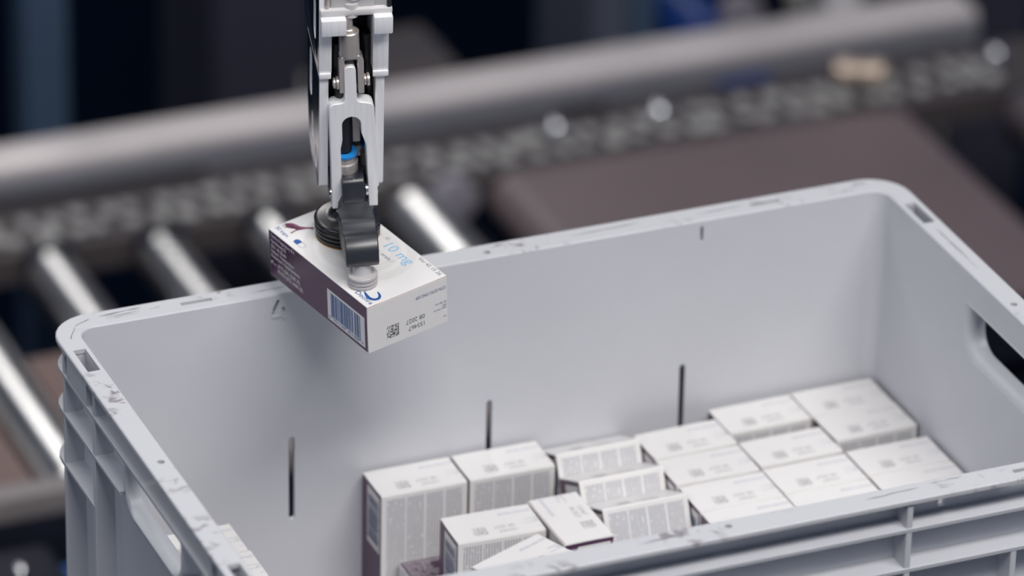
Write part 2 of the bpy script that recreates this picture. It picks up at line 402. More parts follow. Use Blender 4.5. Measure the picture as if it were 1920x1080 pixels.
# carton local frame: x across (purple side at -x), y: front panel +y / leaflet panel -y, z up, printed end at z = BL
def fr_top(u_v, off=.12): return None
E_ = .10
def F_front(a, b_): return (b_ - BW / 2, BT / 2 + E_, BL - a)         # a = distance from the printed end (v), b = u
def f_front(sgn=-1):
    return lambda a, b_: (b_ - BW / 2, BT / 2 + E_, a)                 # a = height z
def f_side(a, b_): return (-BW / 2 - E_, b_ + BT / 2, a)               # a = z, b = n (0 at the front edge, negative to the back)
def f_end(a, b_): return (-a, -b_, BL + .45)                            # a runs to -x, b runs to -y
def carton_mesh():
    bm = bmesh.new()
    # cardboard sleeve with slightly bulging purple sides
    h, t, l = BW / 2, BT / 2, BL
    nz = 1
    vs = bx(bm, -h, h, -t, t, 0, l, .55, 2)
    for f_ in bm.faces:
        nrm = f_.normal; c = f_.calc_center_median() / MM
        if abs(nrm.x) > .95: f_.material_index = 1
        elif nrm.y < -.95: f_.material_index = 2
        else: f_.material_index = 0
    return finish(bm, [M['card'], M['purple'], M['leaflet']], None)
def flap_mesh():
    """end flap: proud panel with tuck tab, bowed edge over the purple side and the slit along the front edge"""
    bm = bmesh.new(); h, t = BW / 2, BT / 2
    out = [(-h + .3, t - 1.05), (-h + 7.5, t - 1.05), (-h + 7.8, t - .8), (h - 7.8, t - .8), (h - 7.5, t - 1.05), (h - .3, t - 1.05),
           (h - .3, -t + .5)] + [(-h + .3, -t + .5)]
    out += [(-h - .55 * math.sin(math.pi * i / 8) + .3, -t + .5 + (2 * t - 1.5) * i / 8) for i in range(1, 8)]
    prism(bm, out, 'XY', BL - .1, BL + .38)
    me = finish(bm, [M['card']], None); return me
def slit_mesh():
    bm = bmesh.new(); bx(bm, -BW / 2 + .3, BW / 2 - .3, BT / 2 - 1.1, BT / 2 - .42, BL - .05, BL + .1); return finish(bm, M['cardedge'])
def endprint_mesh(mats):
    bm = bmesh.new()
    def e(u, n): return (BW / 2 - u, -(n + BT / 2))         # held coordinates (u, n) -> f_end arguments
    def line(s, u_right, u_left, n_base, hgt, mi):
        a, b_ = e(u_right, n_base); add_text(bm, s, f_end, (a, b_), u_right - u_left, hgt, mi)
    # glyphs point to -n: the baseline is the upper (nearer zero) n
    line('GTIN 05701170421309', 59.2, 36.5, -6.9, 2.3, 0)
    line('Exp / Kayt. viim.', 59.4, 51, -18.2, 1.4, 0)
    line('EXP /', 59.4, 56, -20.4, 1.4, 0)
    line('Utg.dat / Anv. fore', 59.4, 49.6, -22.6, 1.4, 0)
    line('Lot', 59.4, 57, -29.2, 1.3, 0)
    line('08 2027', 43, 28.6, -21.6, 3.2, 1)
    line('155467', 42.6, 30.4, -27.0, 3.2, 1)
    return finish_flat(bm, mats)
def finish_flat(bm, mats):
    me = bpy.data.meshes.new('m'); bm.to_mesh(me); bm.free()
    for m_ in mats: me.materials.append(m_)
    return me
def matrix_mesh(m_):
    """small square code made of random cells"""
    bm = bmesh.new(); rnd = random.Random(3); n = 18; s_ = 9.2 / n
    for i in range(n):
        for j in range(n):
            if i == n - 1 or j == n - 1 and i % 2 or rnd.random() < .46:
                u0 = 13.9 + i * s_; n0 = -29.6 + j * s_
                quad(bm, lambda a, b_: (a - BW / 2, b_ + BT / 2, BL + .45), u0, u0 + s_ * .98, n0, n0 + s_ * .98)
    return finish_flat(bm, [m_])
def label_mesh():
    bm = bmesh.new()
    quad(bm, f_side, BL - 45.2, BL - 3.2, -32.5, -9.6)
    return finish_flat(bm, [M['card']])
def bars_mesh(mb_):
    bm = bmesh.new(); g = lambda a, b_: (-BW / 2 - E_ * 2, b_ + BT / 2, a)
    L_ = {'0': '0001101', '1': '0011001', '2': '0010011', '3': '0111101', '4': '0100011', '5': '0110001', '6': '0101111', '7': '0111011', '8': '0110111', '9': '0001011'}
    G_ = {k: ''.join('1' if c == '0' else '0' for c in v)[::-1] for k, v in L_.items()}
    R_ = {k: ''.join('1' if c == '0' else '0' for c in v) for k, v in L_.items()}
    code = '5701170421309'; pat = 'LGGLLG'
    bits = '101' + ''.join((L_ if p_ == 'L' else G_)[c] for c, p_ in zip(code[1:7], pat)) + '01010' + ''.join(R_[c] for c in code[7:]) + '101'
    s0, s1 = BL - 41.2, BL - 8.2; wd = (s1 - s0) / 95
    i = 0
    while i < 95:
        if bits[i] == '1':
            j = i
            while j < 95 and bits[j] == '1': j += 1
            low = -30.2 if (i < 3 or 45 <= i < 50 or i > 91) else -28.6
            quad(bm, g, s0 + i * wd, s0 + j * wd, low, -11.3); i = j
        else: i += 1
    add_text(bm, '5', g, (s0 - 3.2, -31.6), 1.9, 2.4); add_text(bm, '701170', g, (s0 + 2.0, -31.6), 13.2, 2.4)
    add_text(bm, '421309', g, (s0 + 18.2, -31.6), 13.0, 2.4); add_text(bm, '>', g, (s1 + 1.0, -31.4), 2.2, 2.4)
    return finish_flat(bm, [mb_])
def sideprint_mesh():
    bm = bmesh.new()
    def line(s, v0, v1, n_, hgt): BOLD.add(s); add_text(bm, s, f_side, (BL - v0, n_), v0 - v1, hgt)
    line('Dechra Regulatory B.V.', 109.2, 81.5, -4.6, 2.7)
    line('Handelsweg 25', 109.3, 92, -8.6, 2.7)
    line('5531 AE Bladel', 109.4, 92, -12.7, 2.7)
    line('Holland / Nederlandene /', 109.5, 82.7, -16.4, 2.7)
    line('Nederland / Nederlanderna', 109.5, 76.8, -20.0, 2.7)
    line('MT nr.', 110.2, 104, -25.4, 2.7)
    line('30775 (DK), 23307 (FI),', 102.5, 76.5, -25.0, 2.7)
    line('99-7014 (NO), 24040 (SE)', 102.7, 73.8, -29.2, 2.7)
    return finish_flat(bm, [M['white_print']])
PM = dict(carton=carton_mesh(), end_flap=flap_mesh(), flap_slit=slit_mesh(), printed_text=endprint_mesh([M['soft_navy'], M['soft_ink']]), printed_code=matrix_mesh(M['soft_ink']), barcode_label=label_mesh(), bars=bars_mesh(M['soft_bars']), address_print=sideprint_mesh())
PH = dict(printed_text=endprint_mesh([M['navy_print'], M['ink']]), printed_code=matrix_mesh(M['ink']), bars=bars_mesh(M['blue']))
def make_box(label, mtx, group='white and purple medicine boxes'):
    r = bpy.data.objects.new('medicine_box', None); COL.objects.link(r); r.empty_display_size = .02
    r.matrix_world = mtx; r['label'] = label; r['category'] = 'box'
    if group: r['group'] = group
    for k in ('carton', 'end_flap', 'flap_slit', 'printed_text', 'printed_code', 'barcode_label', 'address_print'):
        c = link(k, PM[k] if group or k not in PH else PH[k], r)
        if k == 'barcode_label': link('bars', (PM if group else PH)['bars'], c)
    return r
def box_at(x, y, z_top, yaw, label, tilt=0.0):
    """(x, y): back-left corner of the printed end, as seen with the leaflet panel to the front"""
    yr = math.radians(yaw)
    m_ = Matrix.Translation(Vector((x, y, z_top)) * MM + Vector((0, 0, Z0))) @ Matrix.Rotation(yr, 4, 'Z') @ Matrix.Translation(Vector((BW / 2, -BT / 2, -BL - .4)) * MM)
    return make_box(label, m_)
ZT = -139.9
box_at(-91.0, 175.9, ZT, -.3, 'upright medicine box at the left end of the back row, its barcode side bare')
box_at(-28.6, 175.8, ZT, -.8, 'upright medicine box second from the left in the back row, below the middle slot')
cx_ = 97.0
box_at(95.6, 158.6, ZT, 1.2, 'upright medicine box behind the leaning boxes, back of the column right of them')
box_at(95.6, 122.2, ZT, 0, 'upright medicine box in the middle of the column right of the leaning boxes')
box_at(95.6, 84.5, ZT, 0, 'upright medicine box third from the back in the column right of the leaning boxes')
box_at(95.6, 49.0, ZT, 0, 'upright medicine box at the front rim in the column right of the leaning boxes')
box_at(156.9, 172.6, ZT, .8, 'upright medicine box in the back row, second from the right, gap in front of it')
box_at(157.0, 124.6, ZT, 1.0, 'upright medicine box in the second row, second column from the right wall')
box_at(157.0, 86.4, ZT, .3, 'upright medicine box in the third row, second column from the right wall')
box_at(157.0, 50.8, ZT, 0, 'upright medicine box at the front rim, second column from the right wall')
box_at(218.6, 174.4, ZT, .2, 'upright medicine box in the far right back corner of the tote')
box_at(219.2, 138.6, ZT, .9, 'upright medicine box by the right wall, second row, small print showing in front')
box_at(219.0, 88.8, ZT, 0, 'upright medicine box by the right wall, third row, gap behind it')
box_at(219.2, 53.2, ZT, 0, 'upright medicine box by the right wall, cut off by the near rim')
box_at(-65.7, 102.6, ZT, -2.3, 'upright medicine box in front of the back left pair, right of the plum topped box')
box_at(-256.0, 144.6, ZT, 0, 'upright medicine box peeping over the left rim, the farther of two')
box_at(-255.0, 108.4, ZT, 0, 'upright medicine box peeping over the left rim, the nearer of two')
# box turned a quarter: purple side to the viewer
m_ = Matrix.Translation(Vector((-4.0 + BT / 2, 102.8 - BW / 2, ZT - BL - .4)) * MM + Vector((0, 0, Z0))) @ Matrix.Rotation(math.radians(90.5), 4, 'Z')
make_box('medicine box turned a quarter with its purple side to the near rim', m_)
# turned box low in the gap behind it
# box turned askew at the near rim
yaw = math.radians(23.0)
m_ = Matrix.Translation(Vector((-14.5, 62.5, ZT)) * MM + Vector((0, 0, Z0))) @ Matrix.Rotation(yaw, 4, 'Z') @ Matrix.Translation(Vector((-BW / 2, -BT / 2, -BL - .4)) * MM)
make_box('medicine box standing askew at the near rim, one corner pointing to the back', m_)
# three boxes leaning back against each other
TH = math.radians(24.0)
for yb, lab in ((131.0, 'leaning medicine box against the back wall, rearmost of the three leaning ones'), (92.4, 'leaning medicine box in the middle of the three leaning ones'), (53.8, 'leaning medicine box nearest the front rim of the three leaning ones')):
    # yb: y of the back bottom edge, on the tote floor
    mm_ = Matrix.Translation(Vector((33.6 + BW / 2, yb, -251.6)) * MM + Vector((0, 0, Z0))) @ Matrix.Rotation(-TH, 4, 'X') @ Matrix.Translation(Vector((0, -BT / 2, 0)) * MM)
    make_box(lab, mm_)
# box lying on its side: purple side up, printed end to the left
R_ = Matrix(((0, 0, 1, 0), (0, 1, 0, 0), (-1, 0, 0, 0), (0, 0, 0, 1)))   # local z -> +x, local -x -> +z
mm_ = Matrix.Translation(Vector((-80.0, 138.2 - BT / 2, -251.6 + BW / 2)) * MM + Vector((0, 0, Z0))) @ R_
make_box('medicine box lying on its side, purple side up, in front of the back left pair', mm_)

# the box held by the gripper
RB = Matrix(((0.97186877, -0.22387948, -0.0731374), (0.21741313, 0.97220002, -0.08694055), (0.09056839, 0.06859377, 0.99352517)))
OB = Vector((-130.29220129, 70.92069896, 42.28957791))
B_ = Matrix(((1, 0, 0), (0, 0, -1), (0, 1, 0)))         # local (x, y, z) -> held (u, v, n): x->u, z->-v, y->n
orig = OB + RB @ Vector((BW / 2, BL, -BT / 2))
mm_ = Matrix.Translation(orig * MM + Vector((0, 0, Z0))) @ (RB @ B_).to_4x4()
held = make_box('white and purple medicine box held in the air by the suction gripper', mm_, None)
bm = bmesh.new()
ff = f_front()
def tline(s, v0, v1, u_, hgt, mi): add_text(bm, s, ff, (BL - v0, u_), v0 - v1, hgt, mi)
PRN = [M['plum'], M['blue'], M['sky'], M['grey_print']]
for nm_, args in (('item_number_print', ('Vnr 42 15 26', 26.4, 2.6, 56.5, 2.7, 3)), ('maker_name_print', ('Dechra', 18.4, 1.4, 3.2, 3.4, 1)), ('count_print', ('30 kaps.', 110, 95.5, 3.6, 2.9, 1))):
    tline(*args); flat(bm, PRN, nm_, held); bm = bmesh.new()
tline('kapslar, orale /', 60, 32.6, 40.4, 2.9, 3); tline('vet. hund ct', 60, 38.6, 34.4, 2.9, 3)
flat(bm, PRN, 'usage_print', held); bm = bmesh.new()
tline('10 mg', 51.0, 24.2, 47.0, 7.4, 2)
flat(bm, PRN, 'strength_print', held); bm = bmesh.new()
# registered sign: ring and R
for i in range(24):
    t0, t1 = 2 * math.pi * i / 24, 2 * math.pi * (i + 1) / 24; c = (BL - 56.6, 54.4)
    polyf(bm, ff, [(c[0] + 1.5 * math.cos(t0), c[1] + 1.5 * math.sin(t0)), (c[0] + 1.5 * math.cos(t1), c[1] + 1.5 * math.sin(t1)), (c[0] + 1.25 * math.cos(t1), c[1] + 1.25 * math.sin(t1)), (c[0] + 1.25 * math.cos(t0), c[1] + 1.25 * math.sin(t0))], 3)
add_text(bm, 'R', ff, (BL - 57.1, 53.7), 1.1, 1.5, 3)
quad(bm, ff, BL - 66, BL - 63.2, 53.0, 53.7, 0)
front = flat(bm, PRN, 'registered_mark', held)
bm = bmesh.new()
# capsule: blue half, white half with outline
cc = [(BL - 90.2, 3.6), (BL - 79.2, 8.6)]
ax = Vector((1, 0)); a_c, b_c, hl_, rc = BL - 85.0, 6.3, 3.3, 2.2
def stad(r, a_lo, a_hi): return arc(a_c + hl_, b_c, r, -90, 90, 10) if a_hi else arc(a_c - hl_, b_c, r, 90, 270, 10)
polyf(bm, ff, [(a_c - .3, b_c - rc)] + [(a_c - .3, b_c + rc)] + arc(a_c - hl_, b_c, rc, 90, 270, 10), 1)
o_ = [(a_c - .2, b_c - rc)] + arc(a_c + hl_, b_c, rc, -90, 90, 10) + [(a_c - .2, b_c + rc)]
i_ = [(a_c - .2, b_c - rc + .22)] + arc(a_c + hl_, b_c, rc - .22, -90, 90, 10) + [(a_c - .2, b_c + rc - .22)]
for k in range(len(o_) - 1): polyf(bm, ff, [o_[k], o_[k + 1], i_[k + 1], i_[k]], 1)
flat(bm, [M['plum'], M['blue']], 'capsule_emblem', held); bm = bmesh.new()
# logo swoosh
LG = [(-15.6, 8.8, .6), (-13, 7.9, 1.6), (-9.5, 7.1, 2.2), (-6.6, 7.3, 2.4), (-4.5, 8.8, 2.3), (-3.9, 11.0, 2.1), (-5.0, 13.0, 1.8), (-7.4, 14.4, 1.4), (-10.4, 15.1, .8)]
def cat(P, n=5):
    out = []
    for i in range(len(P) - 1):
        p0, p1, p2, p3 = P[max(i - 1, 0)], P[i], P[i + 1], P[min(i + 2, len(P) - 1)]
        for j in range(n):
            t = j / n
            out.append(tuple(.5 * (2 * b + (c - a) * t + (2 * a - 5 * b + 4 * c - d) * t * t + (3 * b - a - 3 * c + d) * t ** 3) for a, b, c, d in zip(p0, p1, p2, p3)))
    return out + [P[-1]]
LG = cat(LG)
ed = []
for k, (a_, b_, t_) in enumerate(LG):
    p0, p1 = LG[max(k - 1, 0)], LG[min(k + 1, len(LG) - 1)]
    d_ = Vector((p1[0] - p0[0], p1[1] - p0[1])).normalized(); n_ = Vector((-d_.y, d_.x)) * t_ / 2
    ed.append(((BL + a_ + n_.x, b_ + n_.y), (BL + a_ - n_.x, b_ - n_.y)))
_l = [[bm.verts.new(Vector(ff(*q_)) * MM) for q_ in e_] for e_ in ed]
for e0, e1 in zip(_l, _l[1:]): bm.faces.new((e0[0], e1[0], e1[1], e0[1])).material_index = 1
flat(bm, [M['plum'], M['blue']], 'logo_emblem', held); bm = bmesh.new()
# dog silhouette (head to the right of the line of print)
D = [(1.0, 11.0), (2.0, 13.0), (3.2, 15.0), (5, 16.0), (7.5, 16.3), (10, 17.2), (12.5, 19.4), (14.6, 22), (15.4, 23.4), (16.6, 23.5), (18.0, 22.3), (17.5, 21.4), (16, 21), (14.5, 18.6), (13.5, 15.4), (12.7, 13), (12.6, 10.5), (12.9, 8.9),
     (13.4, 8.3), (12.2, 8.2), (12.0, 10.5), (11.5, 13), (9.5, 13.7), (7.2, 13.7), (6, 12.8), (5.4, 10.8), (5.0, 9.0), (5.5, 8.6), (4.4, 8.5), (4.6, 10.6), (4.6, 12.2), (3.8, 12.3), (2.9, 10.2), (2.7, 9.0), (3.1, 8.6), (2.1, 8.6), (2.4, 10.6), (3.0, 13.0), (2.4, 12.6), (1.5, 11.0)]
_dv = [bm.verts.new(Vector(ff(BL - 111.4 + x_, y_)) * MM) for x_, y_ in D]
f_ = bm.faces.new(_dv); f_.material_index = 0; bmesh.ops.triangulate(bm, faces=[f_])
flat(bm, [M['plum']], 'dog_emblem', held)
# pale concentric rings behind the print
bm = bmesh.new()
fw = lambda a, b_: (b_ - BW / 2, BT / 2 + .05, a)
for ro, ri in ((40, 33), (29, 22)):
    for i in range(64):
        t0, t1 = 2 * math.pi * i / 64, 2 * math.pi * (i + 1) / 64; c = (BL - 58, 34)
        pts = [(c[0] + r_ * math.cos(t), c[1] + r_ * .86 * math.sin(t)) for r_, t in ((ri, t0), (ro, t0), (ro, t1), (ri, t1))]
        pts = [(min(max(a, 2), BL - 2), min(max(b_, 1), BW - 1)) for a, b_ in pts]
        if len(set(pts)) == 4 and not (all(abs(p_[1] - 1) < .01 for p_ in pts) or all(abs(p_[1] - BW + 1) < .01 for p_ in pts)): polyf(bm, fw, pts)
flat(bm, M['watermark'], 'ring_print', held)

# ------------------------------------------------------------------ suction gripper (local mm: x across, y away, z up; origin under the large cup)
GR = Matrix(((0.9675805678747464, 0.24174111125012082, -0.07313740358216066), (-0.2476530589979756, 0.9649400518636103, -0.08694054964864821), (0.04955610492097938, 0.10223468805160896, 0.9935251687924423)))
GO = Vector((-110.85915240595236, 154.5089322396019, 51.03469072314))
grip = bpy.data.objects.new('suction_gripper', None); COL.objects.link(grip); grip.empty_display_size = .05
grip.matrix_world = Matrix.Translation(GO * MM + Vector((0, 0, Z0))) @ GR.to_4x4()
grip['label'] = 'aluminium robot gripper with black bellows cup lifting a medicine box'; grip['category'] = 'gripper'
LEAN = Matrix.Translation((.006, 0, .09)) @ Matrix.Rotation(math.radians(2.2), 4, 'Y') @ Matrix.Translation((-.006, 0, -.09))
def gp(name, bm, m_, smooth=35, lean=False):
    if lean: bmesh.ops.transform(bm, matrix=LEAN, verts=bm.verts)
    return part(name, bm, m_, grip, smooth)
# large bellows cup
bm = bmesh.new()
lathe(bm, [(19.4, .2), (20.3, .8), (20.8, 2.2), (20.6, 3.3), (18.4, 3.9), (18.4, 4.2), (20.8, 4.8), (21.0, 5.6), (20.8, 6.5), (18.4, 7.0), (18.4, 7.3), (20.9, 7.9), (21.1, 8.7), (20.8, 9.6), (18.5, 10.1), (18.5, 10.4), (21.0, 11.0), (21.1, 12.6), (20.3, 13.7), (18.4, 14.3), (14, 14.6), (10.5, 15.2), (9.3, 17.0), (8.5, 19.0), (8.3, 23)], n=56)
big = gp('bellows_cup', bm, M['rubber'], 60)
bm = bmesh.new(); lathe(bm, [(18.6, 0.15), (20.7, .15), (20.5, .6), (18.6, .6)], n=48, ring=True); part('cup_lip', bm, M['rubber_lip'], big, 40)
# small clear cup under the arm
bm = bmesh.new()
SC = (2.2, -58.8, 0)
lathe(bm, [(9.2, .15), (9.6, .7), (9.6, 2.2), (9.1, 2.7), (9.6, 3.2), (9.6, 4.8), (9.1, 5.3), (9.6, 5.8), (9.6, 7.6), (9.2, 8.2), (8.6, 8.5), (6.0, 8.7)], c=SC, n=40)
sm = gp('small_cup', bm, M['silicone'], 50)
bm = bmesh.new(); lathe(bm, [(6.3, 8.5), (6.0, 10), (5.9, 19.6)], c=SC, n=28); part('cup_stem', bm, M['silicone_stem'], sm, 50)
# black pivoting arm, side profile (y, z)
def gs(y, c, w_): return math.exp(-((y - c) / w_) ** 2)
TOPZ = [(y, 31.2 + 4.6 * gs(y, -39.5, 6.5) + 3.4 * gs(y, -57.5, 5.5)) for y in [-13 - 1.7 * k for k in range(29)]]
PR = [(14, 20), (14, 40), (10, 45.5), (-8, 46), (-10.2, 45), (-11, 43), (-11.2, 34)] + TOPZ + [(-63.2, 32.2), (-65.2, 29.6), (-66.5, 26.4), (-67, 23), (-67, 20.2), (-65, 17.0), (-48, 13.8), (-34, 13.2), (-25, 13.6), (-20, 17.4), (-4, 17.8)]
def armw(y):    # half width and centre along the arm
    if y > -12.5: return 7.1, 3.6
    if y > -22: t = (-12.5 - y) / 9.5; t = t * t * (3 - 2 * t); return 7.1 + 4.3 * t, 3.6 - .4 * t
    t = (-22 - y) / 45; return 11.4 - 1.0 * t, 3.2 - 1.2 * t
bm = bmesh.new()
sides = [[(armw(y)[1] + s_ * armw(y)[0], y, z) for y, z in PR] for s_ in (-1, 1)]
vs = loft(bm, sides, cap0=True, cap1=True)
bmesh.ops.recalc_face_normals(bm, faces=bm.faces)
es = [e for e in bm.edges if len(e.link_faces) == 2 and any(len(f_.verts) > 8 for f_ in e.link_faces)]
bmesh.ops.bevel(bm, geom=es, offset=.0009, segments=3, profile=.5, affect='EDGES', clamp_overlap=True)
arm_ = gp('lever_arm', bm, M['black_poly'], 50)
bm = bmesh.new(); bx(bm, -9.6, 16.6, 5.5, 22, 19, 44, 2, 2); part('hinge_block', bm, M['black_poly'], arm_, 40)
# hinge pins at the lever's pivot
for x0, x1 in ((-10.8, -8.2), (17.8, 20.2)):
    bm = bmesh.new(); lathe(bm, [(2.9, x0), (3.4, x0 + .4), (3.4, x1 - .4), (2.9, x1)], 'X', c=(0, 0, 31.5), n=24); gp('hinge_pin', bm, M['chrome'], 40)
for x0, x1 in ((-3.6, -2.4), (12.0, 13.4)):
    bm = bmesh.new(); lathe(bm, [(4.4, x0), (4.4, x1)], 'X', c=(0, -2, 33), n=24); gp('washer', bm, M['chrome'], 40)
# front clevis link (x, z) outline with slot
OUT = [(-9.6, 22.8)] + [(-3.3, 22.8), (-3.2, 41), (-3.1, 66.8), (-1.75, 73.5), (-1.75, 84)] + arc(4.3, 84, 6.05, 180, 0, 10) + [(10.35, 77.5), (13.1, 68.4), (13.4, 45), (13.6, 22.6), (19.2, 22.4), (19.4, 36.4), (20.4, 37.4), (19.0, 94)] + \
      arc(14.4, 95, 4.6, 0, 80, 5) + arc(11.0, 103.3, 2.8, 270, 190, 4) + [(8.2, 110), (8.2, 122.5)] + arc(5.3, 124, 2.9, 0, 90, 3) + arc(3.8, 124, 2.9, 90, 180, 3) + [(.8, 110)] + arc(-2.2, 103.4, 2.8, -10, -90, 4) + arc(-4.9, 96, 4.6, 100, 180, 5) + [(-9.4, 60)]
bm = bmesh.new(); prism(bm, OUT, 'XZ', -6, 4.5, .35, 1); gp('clevis_link', bm, M['alu'], 30)
# stainless yoke above it
YK = [(-2.3, 107.4), (1.3, 107.4), (1.4, 131), (9.5, 131), (9.6, 106.4), (13.2, 106.2), (13.5, 130.5), (10.5, 134), (.6, 134), (-2.2, 130.5)]
bm = bmesh.new(); prism(bm, YK, 'XZ', -5, 6, .3, 1); yk = gp('yoke', bm, M['steel'], 30)
bm = bmesh.new(); lathe(bm, [(6.8, 133), (6.8, 135), (6.5, 136), (6.5, 149.6), (5.8, 150.2), (4.1, 150.2)], c=(5.2, 0, 0), n=32); part('threaded_boss', bm, M['steel'], yk, 40)
bm = bmesh.new(); lathe(bm, [(3.9, 150), (3.9, 151.5), (3.4, 152), (2.8, 152), (2.8, 165)], c=(5.2, 0, 0), n=28); part('piston_rod', bm, M['steel'], yk, 40)
for c_, x0, x1 in (((0, 0, 113.2), -6.2, -2.4), ((0, 0, 114), 13.2, 17.0)):
    bm = bmesh.new(); lathe(bm, [(2.0, x0), (3.6, x0 + .5), (3.6, (x0 + x1) / 2 - .3), (2.6, (x0 + x1) / 2), (4.2, (x0 + x1) / 2 + .4), (4.2, x1)], 'X', c=(0, -1, c_[2]), n=24); gp('pivot_pin', bm, M['steel'], 40)
# side plates: upper block and lower cheek, each with milled slots
for s_, (u0, u1), (l0, l1) in ((-1, (-15.9, -7.6), (-15.3, -9.4)), (1, (18.1, 28.2), (20.2, 25.8))):
    bm = bmesh.new(); bx(bm, u0, u1, -1, 76, 119.6, 175, .6, 2)
    bx(bm, u0 + (0.3 if s_ < 0 else -.2), u1 - .3 + (0 if s_ < 0 else .2), -2.2, 60, 116.2, 120.2, .7, 2); up = gp('upper_side_plate', bm, M['alu'], 30, True)
    bm = bmesh.new()
    pl = [(0, 118), (66, 118), (62, 70), (52, 42), (40, 36.5), (3, 33.6), (0, 36.5)]
    prism(bm, [(y, z) for y, z in pl], 'YZ', l0, l1, .6, 1); lo = gp('lower_side_plate', bm, M['alu'], 30, True)
    for o_, spec in ((up, [(20, 140, 6, 160), (58, 150, 6, 168)]), (lo, [(44, 84, 6, 106), (34, 58, 5, 66), (16, 46, 5, 52)])):
        bmc = bmesh.new()
        for (yc, z0_, r_, z1_) in spec:
            poly = arc(yc, z1_, r_, 0, 180, 8) + arc(yc, z0_, r_, 180, 360, 8)
            xo = (u0 - 4, u0 + 3.5) if s_ < 0 else (u1 - 3.5, u1 + 4)
            if o_ is lo: xo = (l0 - 4, l0 + 3.5) if s_ < 0 else (l1 - 3.5, l1 + 4)
            prism(bmc, poly, 'YZ', *xo)
        bmesh.ops.transform(bmc, matrix=LEAN, verts=bmc.verts)
        cut(o_, bmc)
        o_.data.materials.append(M['alu_dark'])
        for p_ in o_.data.polygons:
            if p_.normal.x * s_ > .9: p_.material_index = 1
# front clamp blocks and light grey body above
bm = bmesh.new(); bx(bm, -15.2, .6, -9, 12, 151, 162.4, .9, 2); gp('clamp_block', bm, M['alu'], 30, True)
bm = bmesh.new(); bx(bm, 17.6, 29.6, -9, 12, 151, 163.4, .9, 2); gp('clamp_block', bm, M['alu'], 30, True)
bm = bmesh.new(); bx(bm, -15.4, 29.8, -4, 48, 162.2, 167, 1.2, 2); bx(bm, -12, 27, -1, 44, 166, 290, 1.5, 2)
hs = gp('actuator_body', bm, M['polymer'], 30, True)
bm = bmesh.new(); lathe(bm, [(3.8, -1.6), (5.0, -1.6), (5.0, 1.2), (3.8, 1.2)], 'Y', c=(9.4, -1.2, 177.5), n=28, ring=True); part('port_ring', bm, M['white_paint'], hs, 40)
bm = bmesh.new(); lathe(bm, [(3.7, -1.0), (3.7, 0)], 'Y', c=(9.4, -1.2, 177.5), n=28); part('port_bore', bm, M['chain'], hs, 40)
bm = bmesh.new(); lathe(bm, [(4.4, 160.5), (4.4, 170)], c=(7.4, .6, 0), n=28); part('guide_bush', bm, M['polymer'], hs, 40)
for xx, yy in ((-13.4, 9), (-10.8, 3)):
    bm = bmesh.new(); lathe(bm, [(1.5, 167), (1.8, 168), (1.8, 186)], c=(xx, yy - 3.5, 0), n=16); gp('screw', bm, M['steel'] if xx > -12 else M['rubber'], 40, True)
bm = bmesh.new(); lathe(bm, [(1.6, 166), (1.6, 172)], c=(27.8, -1.5, 0), n=16); gp('screw', bm, M['rubber'], 40, True)
# dark inner back of the finger
bm = bmesh.new(); bx(bm, -7.5, 17.5, 28, 60, 46, 160, 1); gp('inner_housing', bm, M['black_poly'], 30, True)
bm = bmesh.new(); bx(bm, 6.2, 11.2, 9, 12, 62, 104, .3, 1); gp('spring_strip', bm, M['steel'], 30)
# pneumatic tubes, fittings
for nm, (xc, yc, r) in enumerate(((0.2, 4.6, 8.4), (17.4, 13, 6.4), (-6.5, 16, 4.6))):
    bm = bmesh.new(); lathe(bm, [(r * .60, 60), (r * .60, 140)], c=(xc, yc, 0), n=20, mtx=None); gp('pneumatic_tube', bm, M['tube'], 40)
    bm = bmesh.new(); lathe(bm, [(r * .62, 57), (r, 57), (r * 1.02, 57.4), (r * 1.0, 58.8), (r * .62, 59.0)], c=(xc, yc, 0), n=28); gp('release_collar', bm, M['collar'], 40)
    bm = bmesh.new(); lathe(bm, [(r * .62, 43.2), (r * 1.0, 43.6), (r * 1.02, 52), (r * .9, 52.6), (r * .88, 57)], c=(xc, yc, 0), n=28); ft = gp('push_fitting', bm, M['steel'], 40)
bm = bmesh.new(); lathe(bm, [(1.7, -9.5), (1.7, -5)], 'Y', c=(4.6, 0, 44.2), n=16); gp('set_screw', bm, M['chrome'], 40)

# ------------------------------------------------------------------ roller conveyor behind the tote
CZ = -560
H0 = CZ - FL         # height of the transport plane above the floor
rc = thing('roller_conveyor', 'roller conveyor with zinc rollers, grey rails and a chain bed behind the tote', 'conveyor', (0, 0, FL))
def cp(name, bm, m_, smooth=35):
    return part(name, bm, m_, rc, smooth)
def roller(x, r):
    bm = bmesh.new(); lathe(bm, [(6, 936), (6, 948), (r - 2, 948), (r, 950), (r, 1316), (r - 2, 1318), (6, 1318), (6, 1328)], 'Y', c=(x, 0, H0 - r), n=28)
    cp('roller', bm, M['roller'], 40)
for x_ in (-342, -240, -138, -36, 66, 168, 270): roller(x_, 25)
roller(408, 31)
for x_ in (-189, -87, 15, 117, 219):
    bm = bmesh.new(); bx(bm, x_ - 23, x_ + 23, 940, 1172, H0 - 24, H0 - 20, .8, 1); cp('cover_plate', bm, M['tray'])
# near rail
bm = bmesh.new(); bx(bm, -420, 470, 911, 936, H0 - 18, H0 + 4, 1.5); cp('side_rail', bm, M['near_rail'])
bm = bmesh.new(); bx(bm, -420, 470, 912.5, 934, H0 - 88, H0 - 18, 1); cp('rail_skirt', bm, M['dark_rail'])
cc = thing('chain_conveyor', 'chain bed under a long aluminium guide rail behind the rollers and belt', 'conveyor', (305, 1407, FL))
def kp(name, bm, m_, smooth=35):
    bmesh.ops.translate(bm, vec=(-.305, -1.407, 0), verts=bm.verts); return part(name, bm, m_, cc, smooth)
